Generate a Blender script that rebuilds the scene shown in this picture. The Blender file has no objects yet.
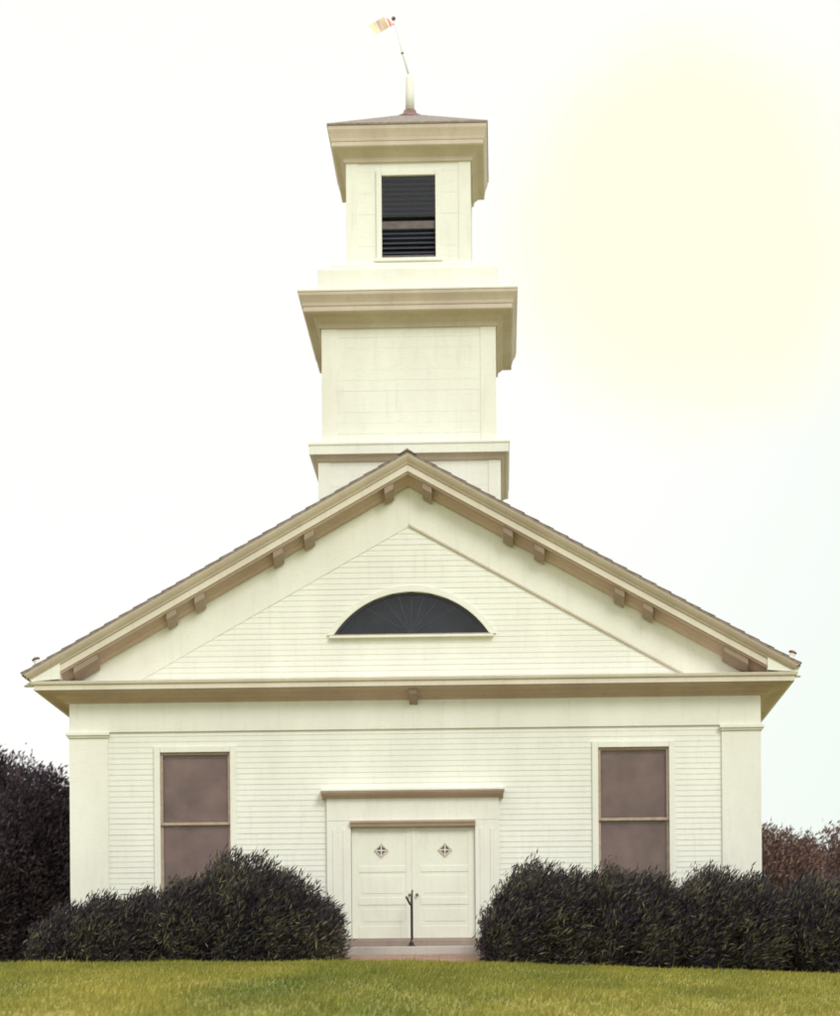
import bpy, math, random
import numpy as np
from mathutils import Matrix, Vector, noise as mnoise

random.seed(7)
rng = np.random.default_rng(11)
C = bpy.context.scene.collection
R = math.radians

# ------------------------------------------------------------------ materials
def new_mat(name):
    m = bpy.data.materials.new(name)
    m.use_nodes = True
    nt = m.node_tree
    nt.nodes.clear()
    out = nt.nodes.new('ShaderNodeOutputMaterial')
    b = nt.nodes.new('ShaderNodeBsdfPrincipled')
    nt.links.new(b.outputs[0], out.inputs[0])
    return m, nt, b, out

def ramp(nt, fac, stops):
    r = nt.nodes.new('ShaderNodeValToRGB')
    e = r.color_ramp.elements
    while len(e) < len(stops):
        e.new(0.5)
    for i, (p, c) in enumerate(stops):
        e[i].position = p
        e[i].color = (*c, 1)
    nt.links.new(fac, r.inputs[0])
    return r.outputs[0]

def noise_tex(nt, scale, detail=4, rough=0.55, stretch=None, coord='Object', dist=0.0):
    tc = nt.nodes.new('ShaderNodeTexCoord')
    n = nt.nodes.new('ShaderNodeTexNoise')
    n.inputs['Scale'].default_value = scale
    n.inputs['Detail'].default_value = detail
    n.inputs['Roughness'].default_value = rough
    n.inputs['Distortion'].default_value = dist
    if stretch:
        mp = nt.nodes.new('ShaderNodeMapping')
        mp.inputs['Scale'].default_value = stretch
        nt.links.new(tc.outputs[coord], mp.inputs[0])
        nt.links.new(mp.outputs[0], n.inputs['Vector'])
    else:
        nt.links.new(tc.outputs[coord], n.inputs['Vector'])
    return n.outputs['Fac']

def mixc(nt, fac, a, b, blend='MIX'):
    m = nt.nodes.new('ShaderNodeMix')
    m.data_type = 'RGBA'
    m.blend_type = blend
    for sock, v in ((m.inputs[0], fac), (m.inputs[6], a), (m.inputs[7], b)):
        if isinstance(v, (int, float)):
            sock.default_value = v
        elif isinstance(v, tuple):
            sock.default_value = (*v, 1)
        else:
            nt.links.new(v, sock)
    return m.outputs[2]

def bump(nt, b, h, strength=0.3, dist=0.01):
    bp = nt.nodes.new('ShaderNodeBump')
    bp.inputs['Strength'].default_value = strength
    bp.inputs['Distance'].default_value = dist
    nt.links.new(h, bp.inputs['Height'])
    nt.links.new(bp.outputs[0], b.inputs['Normal'])

def paint(name, base, dirty, rough=0.6, grain=1.0):
    m, nt, b, _ = new_mat(name)
    big = noise_tex(nt, 0.9, 6, 0.6, (1, 1, 0.45))
    streak = noise_tex(nt, 5.0, 5, 0.65, (2.2, 2.2, 0.25))
    fine = noise_tex(nt, 16, 6, 0.75, (0.6, 0.6, 4.0))
    c = ramp(nt, big, [(0.3, dirty), (0.62, base)])
    c2 = mixc(nt, ramp(nt, streak, [(0.55, (0, 0, 0)), (0.8, (0.5, 0.5, 0.5))]), c, tuple(v * 0.82 for v in dirty))
    c3 = mixc(nt, ramp(nt, fine, [(0.35, (0.32,) * 3), (0.5, (0, 0, 0))]), c2, tuple(v * 0.85 for v in dirty))
    nt.links.new(c3, b.inputs['Base Color'])
    b.inputs['Roughness'].default_value = rough
    bump(nt, b, fine, 0.35 * grain, 0.006)
    return m

M = {}
M['clap'] = paint('white_clapboard_paint', (0.80, 0.81, 0.74), (0.705, 0.71, 0.645))
M['trim'] = paint('white_trim_paint', (0.80, 0.805, 0.73), (0.71, 0.71, 0.635))
M['tan'] = paint('tan_moulding_paint', (0.62, 0.54, 0.44), (0.49, 0.405, 0.33))  # even tan base, darker than wall and trim, with random mottling
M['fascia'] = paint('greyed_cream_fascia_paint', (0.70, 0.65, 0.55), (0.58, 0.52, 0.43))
M['brown'] = paint('bare_brown_wood', (0.38, 0.29, 0.23), (0.27, 0.20, 0.16))
M['door'] = paint('door_paint', (0.80, 0.81, 0.71), (0.70, 0.70, 0.61), 0.45)
M['stone'] = paint('granite', (0.50, 0.47, 0.43), (0.34, 0.31, 0.29), 0.85)

def simple(name, col, rough=0.6, metal=0.0, var=0.3, scale=8):
    m, nt, b, _ = new_mat(name)
    n = noise_tex(nt, scale, 5, 0.6)
    nt.links.new(ramp(nt, n, [(0.3, tuple(v * (1 - var) for v in col)), (0.7, tuple(min(1, v * (1 + var)) for v in col))]), b.inputs['Base Color'])
    b.inputs['Roughness'].default_value = rough
    b.inputs['Metallic'].default_value = metal
    if name != 'dark_interior':
        bump(nt, b, n, 0.15, 0.005)
    return m

M['shingle'] = simple('dark_shingle', (0.24, 0.20, 0.175), 0.85, 0, 0.35, 14)
M['iron'] = simple('black_iron', (0.035, 0.03, 0.03), 0.5, 0.3)
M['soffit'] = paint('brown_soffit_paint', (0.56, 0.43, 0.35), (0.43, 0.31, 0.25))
M['stepwood'] = paint('worn_brown_step', (0.36, 0.29, 0.24), (0.22, 0.17, 0.15), 0.8)
M['brass'] = simple('aged_brass', (0.28, 0.19, 0.10), 0.4, 0.8)
M['copper'] = simple('dull_copper', (0.22, 0.13, 0.12), 0.5, 0.4)
M['blind'] = simple('brown_window_blind', (0.64, 0.40, 0.33), 0.8, 0, 0.24, 1.8)
M['sash'] = simple('tan_brown_sash_paint', (0.40, 0.30, 0.22), 0.55, 0, 0.2, 10)
M['darksash'] = simple('slate_sash_paint', (0.040, 0.043, 0.066), 0.5, 0, 0.2, 10)
M['midrail'] = simple('faded_brown_rail', (0.11, 0.09, 0.09), 0.6, 0, 0.3, 10)
M['bark'] = simple('bark', (0.09, 0.07, 0.055), 0.95, 0, 0.4, 9)
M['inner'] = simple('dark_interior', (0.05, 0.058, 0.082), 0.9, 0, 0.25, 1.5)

def glass():
    m = bpy.data.materials.new('window_glass')
    m.use_nodes = True
    nt = m.node_tree
    nt.nodes.clear()
    out = nt.nodes.new('ShaderNodeOutputMaterial')
    tr = nt.nodes.new('ShaderNodeBsdfTransparent')
    tr.inputs[0].default_value = (0.86, 0.88, 0.90, 1)
    gl = nt.nodes.new('ShaderNodeBsdfGlossy')
    gl.inputs['Roughness'].default_value = 0.12
    fr = nt.nodes.new('ShaderNodeFresnel')
    fr.inputs[0].default_value = 1.42
    mx = nt.nodes.new('ShaderNodeMixShader')
    nt.links.new(fr.outputs[0], mx.inputs[0])
    nt.links.new(tr.outputs[0], mx.inputs[1])
    nt.links.new(gl.outputs[0], mx.inputs[2])
    nt.links.new(mx.outputs[0], out.inputs[0])
    return m
M['glass'] = glass()

def leaf_mat(name, dark, mid, light, scale=1.6):
    m, nt, b, out = new_mat(name)
    n = noise_tex(nt, scale, 3, 0.6)
    g = nt.nodes.new('ShaderNodeNewGeometry')
    a = nt.nodes.new('ShaderNodeMath'); a.operation = 'MULTIPLY_ADD'
    nt.links.new(g.outputs['Random Per Island'], a.inputs[0])
    a.inputs[1].default_value = 0.55
    s = nt.nodes.new('ShaderNodeMath'); s.operation = 'MULTIPLY'
    nt.links.new(n, s.inputs[0]); s.inputs[1].default_value = 0.6
    nt.links.new(s.outputs[0], a.inputs[2])
    c = ramp(nt, a.outputs[0], [(0.22, dark), (0.55, mid), (0.92, light)])
    nt.links.new(c, b.inputs['Base Color'])
    b.inputs['Roughness'].default_value = 0.65
    b.inputs['Specular IOR Level'].default_value = 0.25
    t = nt.nodes.new('ShaderNodeBsdfTranslucent')
    nt.links.new(c, t.inputs[0])
    mx = nt.nodes.new('ShaderNodeMixShader'); mx.inputs[0].default_value = 0.15
    nt.links.new(b.outputs[0], mx.inputs[1]); nt.links.new(t.outputs[0], mx.inputs[2])
    nt.links.new(mx.outputs[0], out.inputs[0])
    return m
M['yew'] = leaf_mat('dark_evergreen_foliage', (0.022, 0.015, 0.026), (0.038, 0.032, 0.048), (0.20, 0.18, 0.095), 1.3)
M['dusk'] = leaf_mat('dark_tree_foliage', (0.034, 0.022, 0.034), (0.050, 0.035, 0.050), (0.11, 0.085, 0.09), 0.9)
M['russet'] = leaf_mat('russet_foliage', (0.075, 0.043, 0.043), (0.16, 0.095, 0.09), (0.34, 0.23, 0.20), 1.4)

def grass_mat(name, blades):
    m, nt, b, out = new_mat(name)
    big = noise_tex(nt, 0.42, 4, 0.55, (1.0, 0.35, 1.0), dist=0.4)
    sm = noise_tex(nt, 3.2, 4, 0.6, (1.4, 0.5, 1.0))
    base = ramp(nt, big, [(0.32, (0.15, 0.185, 0.036)), (0.50, (0.27, 0.265, 0.055)), (0.66, (0.38, 0.34, 0.08))])
    c = mixc(nt, ramp(nt, sm, [(0.4, (0.0,) * 3), (0.7, (0.4,) * 3)]), base, (0.25, 0.20, 0.075))
    if blades:
        g = nt.nodes.new('ShaderNodeNewGeometry')
        rr = ramp(nt, g.outputs['Random Per Island'], [(0, (0.62, 0.66, 0.6)), (0.8, (1.1, 1.1, 1.0)), (1.0, (1.5, 1.4, 1.35))])
        c = mixc(nt, 1.0, c, rr, 'MULTIPLY')
    nt.links.new(c, b.inputs['Base Color'])
    b.inputs['Roughness'].default_value = 0.7
    b.inputs['Specular IOR Level'].default_value = 0.2
    if blades:
        t = nt.nodes.new('ShaderNodeBsdfTranslucent')
        nt.links.new(c, t.inputs[0])
        mx = nt.nodes.new('ShaderNodeMixShader'); mx.inputs[0].default_value = 0.35
        nt.links.new(b.outputs[0], mx.inputs[1]); nt.links.new(t.outputs[0], mx.inputs[2])
        nt.links.new(mx.outputs[0], out.inputs[0])
    else:
        bump(nt, b, noise_tex(nt, 30, 5, 0.7), 0.6, 0.04)
    return m
M['lawn'] = grass_mat('lawn_ground', False)
M['blades'] = grass_mat('grass_blades', True)

def brick_mat():
    m, nt, b, _ = new_mat('brick_paving')
    tc = nt.nodes.new('ShaderNodeTexCoord')
    br = nt.nodes.new('ShaderNodeTexBrick')
    br.inputs['Scale'].default_value = 1.0
    br.inputs['Brick Width'].default_value = 0.21
    br.inputs['Row Height'].default_value = 0.10
    br.inputs['Mortar Size'].default_value = 0.006
    br.inputs['Color1'].default_value = (0.26, 0.135, 0.095, 1)
    br.inputs['Color2'].default_value = (0.36, 0.22, 0.155, 1)
    br.inputs['Mortar'].default_value = (0.30, 0.26, 0.21, 1)
    nt.links.new(tc.outputs['Object'], br.inputs['Vector'])
    n = noise_tex(nt, 4, 5)
    c = mixc(nt, ramp(nt, n, [(0.45, (0, 0, 0)), (0.75, (0.7, 0.7, 0.7))]), br.outputs['Color'], (0.20, 0.16, 0.12))
    nt.links.new(c, b.inputs['Base Color'])
    b.inputs['Roughness'].default_value = 0.9
    bump(nt, b, br.outputs['Fac'], -0.4, 0.006)
    return m
M['brick'] = brick_mat()

# ------------------------------------------------------------------ mesh helpers
def tag(o, label=None, cat=None, group=None, kind=None):
    if label: o['label'] = label
    if cat: o['category'] = cat
    if group: o['group'] = group
    if kind: o['kind'] = kind
    return o

def empty(name, loc=(0, 0, 0)):
    o = bpy.data.objects.new(name, None)
    o.empty_display_size = 0.3
    o.location = loc
    C.objects.link(o)
    return o

class MB:
    def __init__(s):
        s.v = []; s.f = []
    def quad_solid(s, p):
        """p: 8 points, 0-3 one face loop, 4-7 the opposite loop"""
        n = len(s.v); s.v += [tuple(q) for q in p]
        for f in ((0, 3, 2, 1), (4, 5, 6, 7), (0, 1, 5, 4), (1, 2, 6, 5), (2, 3, 7, 6), (3, 0, 4, 7)):
            s.f.append(tuple(n + i for i in f))
        return s
    def box(s, x0, x1, y0, y1, z0, z1):
        return s.quad_solid([(x0, y0, z0), (x1, y0, z0), (x1, y0, z1), (x0, y0, z1),
                             (x0, y1, z0), (x1, y1, z0), (x1, y1, z1), (x0, y1, z1)])
    def prism_y(s, poly, y0, y1):
        n = len(s.v); k = len(poly)
        s.v += [(x, y0, z) for x, z in poly] + [(x, y1, z) for x, z in poly]
        s.f.append(tuple(n + i for i in range(k)))
        s.f.append(tuple(n + k + i for i in reversed(range(k))))
        for i in range(k):
            j = (i + 1) % k
            s.f.append((n + i, n + k + i, n + k + j, n + j))
        return s
    def prism_x(s, poly, x0, x1):
        n = len(s.v); k = len(poly)
        s.v += [(x0, y, z) for y, z in poly] + [(x1, y, z) for y, z in poly]
        s.f.append(tuple(n + i for i in range(k)))
        s.f.append(tuple(n + k + i for i in reversed(range(k))))
        for i in range(k):
            j = (i + 1) % k
            s.f.append((n + i, n + k + i, n + k + j, n + j))
        return s
    def rings(s, cx, cy, hx, hy, prof, fx=1.0, cap=True):
        """mitred moulding running round a rectangle; prof = [(out, z)...] from bottom to top"""
        n = len(s.v)
        for o, z in prof:
            ox = o * fx
            s.v += [(cx - hx - ox, cy - hy - o, z), (cx + hx + ox, cy - hy - o, z), (cx + hx + ox, cy + hy + o, z), (cx - hx - ox, cy + hy + o, z)]
        for i in range(len(prof) - 1):
            for j in range(4):
                k = (j + 1) % 4
                s.f.append((n + 4 * i + j, n + 4 * i + k, n + 4 * i + 4 + k, n + 4 * i + 4 + j))
        if cap:
            s.f.append((n + 3, n + 2, n + 1, n))
            t = n + 4 * (len(prof) - 1)
            s.f.append((t, t + 1, t + 2, t + 3))
        return s
    def lathe(s, base, axis, prof, seg=14):
        """prof = [(r, t)] along axis from base"""
        a = Vector(axis).normalized()
        u = a.orthogonal().normalized(); w = a.cross(u)
        n = len(s.v); b = Vector(base)
        for r, t in prof:
            for i in range(seg):
                an = 2 * math.pi * i / seg
                s.v.append(tuple(b + a * t + (u * math.cos(an) + w * math.sin(an)) * max(r, 1e-4)))
        for i in range(len(prof) - 1):
            for j in range(seg):
                k = (j + 1) % seg
                s.f.append((n + i * seg + j, n + i * seg + k, n + (i + 1) * seg + k, n + (i + 1) * seg + j))
        s.f.append(tuple(n + j for j in reversed(range(seg))))
        s.f.append(tuple(n + (len(prof) - 1) * seg + j for j in range(seg)))
        return s
    def tube(s, pts, r, seg=8):
        pts = [Vector(p) for p in pts]; n = len(s.v)
        rr = r if isinstance(r, (list, tuple)) else [r] * len(pts)
        up = None
        for i, p in enumerate(pts):
            d = (pts[min(i + 1, len(pts) - 1)] - pts[max(i - 1, 0)]).normalized()
            u = d.orthogonal().normalized() if up is None else (up - d * up.dot(d)).normalized()
            up = u; w = d.cross(u)
            for j in range(seg):
                an = 2 * math.pi * j / seg
                s.v.append(tuple(p + (u * math.cos(an) + w * math.sin(an)) * rr[i]))
        for i in range(len(pts) - 1):
            for j in range(seg):
                k = (j + 1) % seg
                s.f.append((n + i * seg + j, n + i * seg + k, n + (i + 1) * seg + k, n + (i + 1) * seg + j))
        s.f.append(tuple(n + j for j in reversed(range(seg))))
        s.f.append(tuple(n + (len(pts) - 1) * seg + j for j in range(seg)))
        return s
    def build(s, name, mat, parent=None, bevel=0.0, smooth=False):
        me = bpy.data.meshes.new(name)
        me.from_pydata(s.v, [], s.f)
        me.validate()
        import bmesh
        bm = bmesh.new(); bm.from_mesh(me)
        bmesh.ops.recalc_face_normals(bm, faces=bm.faces)
        bm.to_mesh(me); bm.free()
        me.materials.append(mat)
        if smooth:
            me.shade_smooth()
        o = bpy.data.objects.new(name, me)
        C.objects.link(o)
        if parent is not None:
            o.parent = parent
        if bevel:
            b = o.modifiers.new('bevel', 'BEVEL'); b.width = bevel; b.segments = 2; b.limit_method = 'ANGLE'
        return o

def clap(mb, z0, z1, xl, xr, openings, mp, exposure=0.095, thick=0.14, lap=0.0065):
    """lapped boards: every board a real wedge; xl/xr are functions of z; openings = [(z0,z1,fl,fr)]"""
    cuts = {round(z0, 4), round(z1, 4)}
    for o in openings:
        for z in (o[0], o[1]):
            if z0 < z < z1: cuts.add(round(z, 4))
    k = int((z1 - z0) / exposure) + 2
    for i in range(k):
        z = z0 + i * exposure
        if z < z1: cuts.add(round(z, 4))
    cuts = sorted(cuts)
    for a, b in zip(cuts[:-1], cuts[1:]):
        if b - a < 0.004: continue
        row = math.floor((a + 1e-4 - z0) / exposure)
        rb = z0 + row * exposure
        jit = random.uniform(-0.001, 0.001)
        yf = lambda z: -0.006 - lap + lap * (z - rb) / exposure + jit
        mid = 0.5 * (a + b)
        segs = [(xl, xr)]
        for o in openings:
            if o[0] <= mid <= o[1]:
                new = []
                for l, r in segs:
                    if l(mid) < o[2](mid) and o[3](mid) < r(mid):
                        new += [(l, o[2]), (o[3], r)]
                    else:
                        new.append((l, r))
                segs = new
        for l, r in segs:
            pts = [(l(a), yf(a), a), (r(a), yf(a), a), (r(b), yf(b), b), (l(b), yf(b), b),
                   (l(a), thick, a), (r(a), thick, a), (r(b), thick, b), (l(b), thick, b)]
            if r(a) - l(a) < 0.01: continue
            mb.quad_solid([mp(*p) for p in pts])
    return mb

c_ = lambda v: (lambda z: v)
ident = lambda x, y, z: (x, y, z)

# ------------------------------------------------------------------ terrain
def gz(x, y):
    """height of the ground: the church stands on a gentle rise"""
    side = 0.037 * (max(0.0, x + 0.4) - max(0.0, x - 12))
    if y > -3.0:
        z = -0.125
    elif y > -6:
        t = (-3.0 - y)
        z = -0.125 - 0.010 * t * t
    else:
        t = (-6 - y)
        z = -0.215 - 0.060 * t - 0.00085 * t * t
        if y < -46:
            t0 = 40; z46 = -0.215 - 0.060 * t0 - 0.00085 * t0 * t0
            z = z46 - 3.0 * (1 - math.exp(-(-46 - y) * 0.03))
    fade = 1.0 if abs(y) < 60 else math.exp(-(abs(y) - 60) / 60)
    z -= side * fade
    z += 0.035 * mnoise.noise(Vector((x * 0.22, y * 0.22, 3.1))) * (1 if y < -3.5 else 0.3)
    return z

def axis_vals(lo_far, lo, hi, hi_far, step):
    v = list(np.arange(lo, hi + 1e-6, step))
    a = lo; s = step
    while a > lo_far:
        s *= 1.35; a -= s; v.insert(0, a)
    a = hi; s = step
    while a < hi_far:
        s *= 1.35; a += s; v.append(a)
    return v
xs = axis_vals(-1500, -16, 16, 1500, 0.5)
ys = axis_vals(-1500, -48, 20, 1500, 0.5)
me = bpy.data.meshes.new('lawn')
vv = [(x, y, gz(x, y)) for y in ys for x in xs]
nx = len(xs)
ff = [(j * nx + i, j * nx + i + 1, (j + 1) * nx + i + 1, (j + 1) * nx + i) for j in range(len(ys) - 1) for i in range(nx - 1)]
me.from_pydata(vv, [], ff)
me.materials.append(M['lawn'])
me.shade_smooth()
lawn = bpy.data.objects.new('lawn', me); C.objects.link(lawn)
tag(lawn, kind='structure')

def raw_mesh(name, verts, faces4, mat, parent=None):
    me = bpy.data.meshes.new(name)
    nv = len(verts); nf, k = faces4.shape
    me.vertices.add(nv); me.vertices.foreach_set('co', verts.astype(np.float32).ravel())
    me.loops.add(nf * k); me.loops.foreach_set('vertex_index', faces4.astype(np.int32).ravel())
    me.polygons.add(nf)
    me.polygons.foreach_set('loop_start', np.arange(0, nf * k, k, dtype=np.int32))
    me.update(calc_edges=True)
    me.materials.append(mat)
    o = bpy.data.objects.new(name, me); C.objects.link(o)
    if parent is not None: o.parent = parent
    return o

# grass blades over the bank in front of the church
NB = 230000
gx = rng.uniform(-10, 10.5, NB)
gy = -2.75 - 24.0 * rng.random(NB) ** 1.0
keep = ~((np.abs(gx - 0.02) < 1.15) & (gy > -2.95))
gx, gy = gx[keep], gy[keep]
gzv = np.array([gz(a, b) for a, b in zip(gx, gy)])
n = len(gx)
base = np.stack([gx, gy, gzv - 0.005], 1)
ang = rng.uniform(0, 2 * math.pi, n)
h = rng.uniform(0.03, 0.085, n) * (1.0 + 0.5 * np.array([max(-.6, mnoise.noise(Vector((a * 1.3, b * 0.9, 0.5))) * 1.6) for a, b in zip(gx, gy)]))
h = np.where(rng.random(n) < 0.012, h * 1.9, h)
w = rng.uniform(0.004, 0.009, n)
side = np.stack([np.cos(ang), np.sin(ang), np.zeros(n)], 1)
lean = np.stack([rng.normal(0.35, 0.35, n), rng.normal(0, 0.35, n), np.ones(n)], 1)
lean /= np.linalg.norm(lean, axis=1)[:, None]
tip = base + lean * h[:, None]
mid = base + lean * (h * 0.5)[:, None] + np.array([0, 0, 0.006])
verts = np.stack([base - side * w[:, None], base + side * w[:, None], mid + side * (w * 0.7)[:, None], tip], 1).reshape(-1, 3)
faces = np.arange(n * 4).reshape(n, 4)
g = raw_mesh('grass', verts, faces, M['blades'])
tag(g, 'short yellow green grass covering the gentle rise before the church', 'grass', kind='stuff')

# brick path in front of the steps
pb = MB()
N = 10
for i in range(N):
    y0 = -0.93 - i * (2.05 / N); y1 = -0.93 - (i + 1) * (2.05 / N)
    pz = lambda y, x: 0.125 + (gz(x, -3.0) + 0.012 - 0.125) * (-(y + 0.93) / 2.05) ** 0.9
    pb.quad_solid([(-1.28, y0, pz(y0, -1)), (1.24, y0, pz(y0, 1)), (1.24, y1, pz(y1, 1)), (-1.28, y1, pz(y1, -1)),
                   (-1.28, y0, -0.4), (1.24, y0, -0.4), (1.24, y1, -0.4), (-1.28, y1, -0.4)])
tag(pb.build('path', M['brick']), kind='structure')

# ------------------------------------------------------------------ the church
church = empty('church', (0, 0, 0))
tag(church, 'white clapboard church with pediment, dark fan window and square belfry tower', 'church')
P = lambda mb, name, mat, par=church, bevel=0.0, smooth=False, label=None: tag(mb.build(name, mat, par, bevel, smooth), label)

W = 6.0; DEP = 16.0
SL = 0.558; APEX = 8.80; XA = -0.05
def roof_z(x, t=0.0):
    return APEX - SL * abs(x - XA) - t

# foundation
P(MB().box(-W + 0.03, W - 0.03, 0.03, DEP - 0.03, -0.6, 0.40), 'foundation', M['stone'], bevel=0.01)

# openings in the front wall
WX0, WX1, WZ0, WZ1 = 3.20, 4.435, 1.17, 3.73
FR = 1.36; FZ = 5.73; FH = 0.745
FRAD = (FR * FR + FH * FH) / (2 * FH)
FCZ = FZ + FH - FRAD
def fan_half(z, grow=0.0):
    r = FRAD + grow
    d = r * r - (z - FCZ) ** 2
    return math.sqrt(d) if d > 0 else 0.0
FXC = -0.02
front_open = [
    (WZ0, WZ1, c_(-WX1), c_(-WX0)), (WZ0, WZ1, c_(WX0), c_(WX1)),
    (0.40, 2.52, c_(-1.10), c_(1.06)),
    (FZ, FZ + FH, lambda z: FXC - fan_half(z), lambda z: FXC + fan_half(z)),
]
fw = MB()
clap(fw, 0.40, 4.10, c_(-W), c_(W), front_open, ident)
clap(fw, 4.10, 4.92, c_(-W), c_(W), front_open, ident)
clap(fw, 4.92, 8.66, lambda z: XA - (APEX - 0.1 - z) / SL + 0.0, lambda z: XA + (APEX - 0.1 - z) / SL, front_open, ident)
P(fw, 'front_wall', M['clap'])
for s in (-1, 1):
    mp = (lambda u, d, z: (-W + d, DEP - u, z)) if s < 0 else (lambda u, d, z: (W - d, u, z))
    P(clap(MB(), 0.40, 4.95, c_(0.145), c_(DEP - 0.145), [], mp), 'side_wall', M['clap'])
mp = lambda u, d, z: (-u, DEP - d, z)
rw = clap(MB(), 0.40, 4.92, c_(-W), c_(W), [], mp)
clap(rw, 4.92, 8.66, lambda z: -(APEX - 0.1 - z) / SL, lambda z: (APEX - 0.1 - z) / SL, [], mp)
P(rw, 'rear_wall', M['clap'])

# corner pilasters
for s in (-1, 1):
    xo = s * (W + 0.018); xi = s * (W - 0.66)
    a, b = min(xo, xi), max(xo, xi)
    pil = MB().box(a, b, -0.055, 0.05, 0.42, 3.99)
    xs0 = s * (W - 0.30); a2, b2 = min(xo, xs0), max(xo, xs0)
    pil.box(min(xo, s * (W - 0.03)), max(xo, s * (W - 0.03)), 0.05, 0.66, 0.42, 3.99)
    pl = P(pil, 'corner_pilaster', M['trim'], bevel=0.006)
    cap = MB()
    for o, z0, z1 in ((0.028, 3.992, 4.03), (0.055, 4.03, 4.085)):
        cap.box(a - (o if s < 0 else 0.0) - (0 if s < 0 else o * .6), b + (o if s > 0 else 0.0) + (0 if s > 0 else o * .6), -0.055 - o, 0.66 + o, z0, z1)
    P(cap, 'pilaster_cap', M['trim'], pl, bevel=0.006)

# frieze band
fz = MB().box(-W - 0.012, W + 0.012, -0.045, 0.04, 4.088, 4.62)
P(fz, 'frieze', M['trim'], bevel=0.005)
for s in (-1, 1):
    P(MB().box(min(s * (W - .02), s * (W + .03)), max(s * (W - .02), s * (W + .03)), 0.042, DEP, 4.088, 4.62), 'frieze', M['trim'])

# horizontal cornice: dark-toned bed moulding, pale fascia above
cy = DEP / 2
bed = MB().rings(0, cy, W, cy, [(0.0, 4.585), (0.05, 4.59), (0.085, 4.635), (0.15, 4.665), (0.20, 4.715), (0.36, 4.75), (0.40, 4.772)], 1.28)
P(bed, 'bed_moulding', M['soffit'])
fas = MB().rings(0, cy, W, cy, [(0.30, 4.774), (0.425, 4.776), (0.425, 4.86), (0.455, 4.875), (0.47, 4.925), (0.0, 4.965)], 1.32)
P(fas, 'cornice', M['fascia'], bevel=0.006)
# eave crown with gutter along both sides
for s in (-1, 1):
    poly = [(s * 6.10, 4.97), (s * 6.48, 4.94), (s * 6.585, 4.925), (s * 6.625, 4.96), (s * 6.665, 5.02), (s * 6.67, 5.045), (s * 6.10, roof_z(6.10, 0.07))]
    P(MB().prism_y(poly, -0.44, DEP + 0.42), 'eave_crown', M['trim'])

# roof
EX = 6.70
rp = [(XA - EX, roof_z(XA - EX)), (XA, APEX), (XA + EX, roof_z(XA + EX)), (XA + EX, roof_z(XA + EX, 0.05)), (XA, APEX - 0.05), (XA - EX, roof_z(XA - EX, 0.05))]
rf = MB()
for s in (-1, 1):
    x1 = XA + s * EX
    rf.quad_solid([(XA, -0.522, APEX), (x1, -0.522, roof_z(x1)), (x1, -0.522, roof_z(x1, .045)), (XA, -0.522, APEX - .045),
                   (XA, DEP + .5, APEX), (x1, DEP + .5, roof_z(x1)), (x1, DEP + .5, roof_z(x1, .045)), (XA, DEP + .5, APEX - .045)])
roof = P(rf, 'roof', M['shingle'])
sh = MB()
for s in (-1, 1):
    t = 0.25
    while t < EX:
        x0 = XA + s * t; x1 = XA + s * min(EX + 0.02, t + 0.26)
        sh.quad_solid([(x0, -0.527, roof_z(x0) + .004), (x1, -0.527, roof_z(x1) + .024), (x1, -0.527, roof_z(x1) + .006), (x0, -0.527, roof_z(x0) - .001),
                       (x0, DEP + .51, roof_z(x0) + .004), (x1, DEP + .51, roof_z(x1) + .024), (x1, DEP + .51, roof_z(x1) + .006), (x0, DEP + .51, roof_z(x0) - .001)])
        t += 0.25
P(sh, 'shingles', M['shingle'], roof)
P(MB().prism_y([(XA - .16, roof_z(XA - .16) + .012), (XA, APEX + .035), (XA + .16, roof_z(XA + .16) + .012), (XA, APEX + .005)], -0.55, 0.64), 'ridge_cap', M['shingle'], roof)

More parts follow.
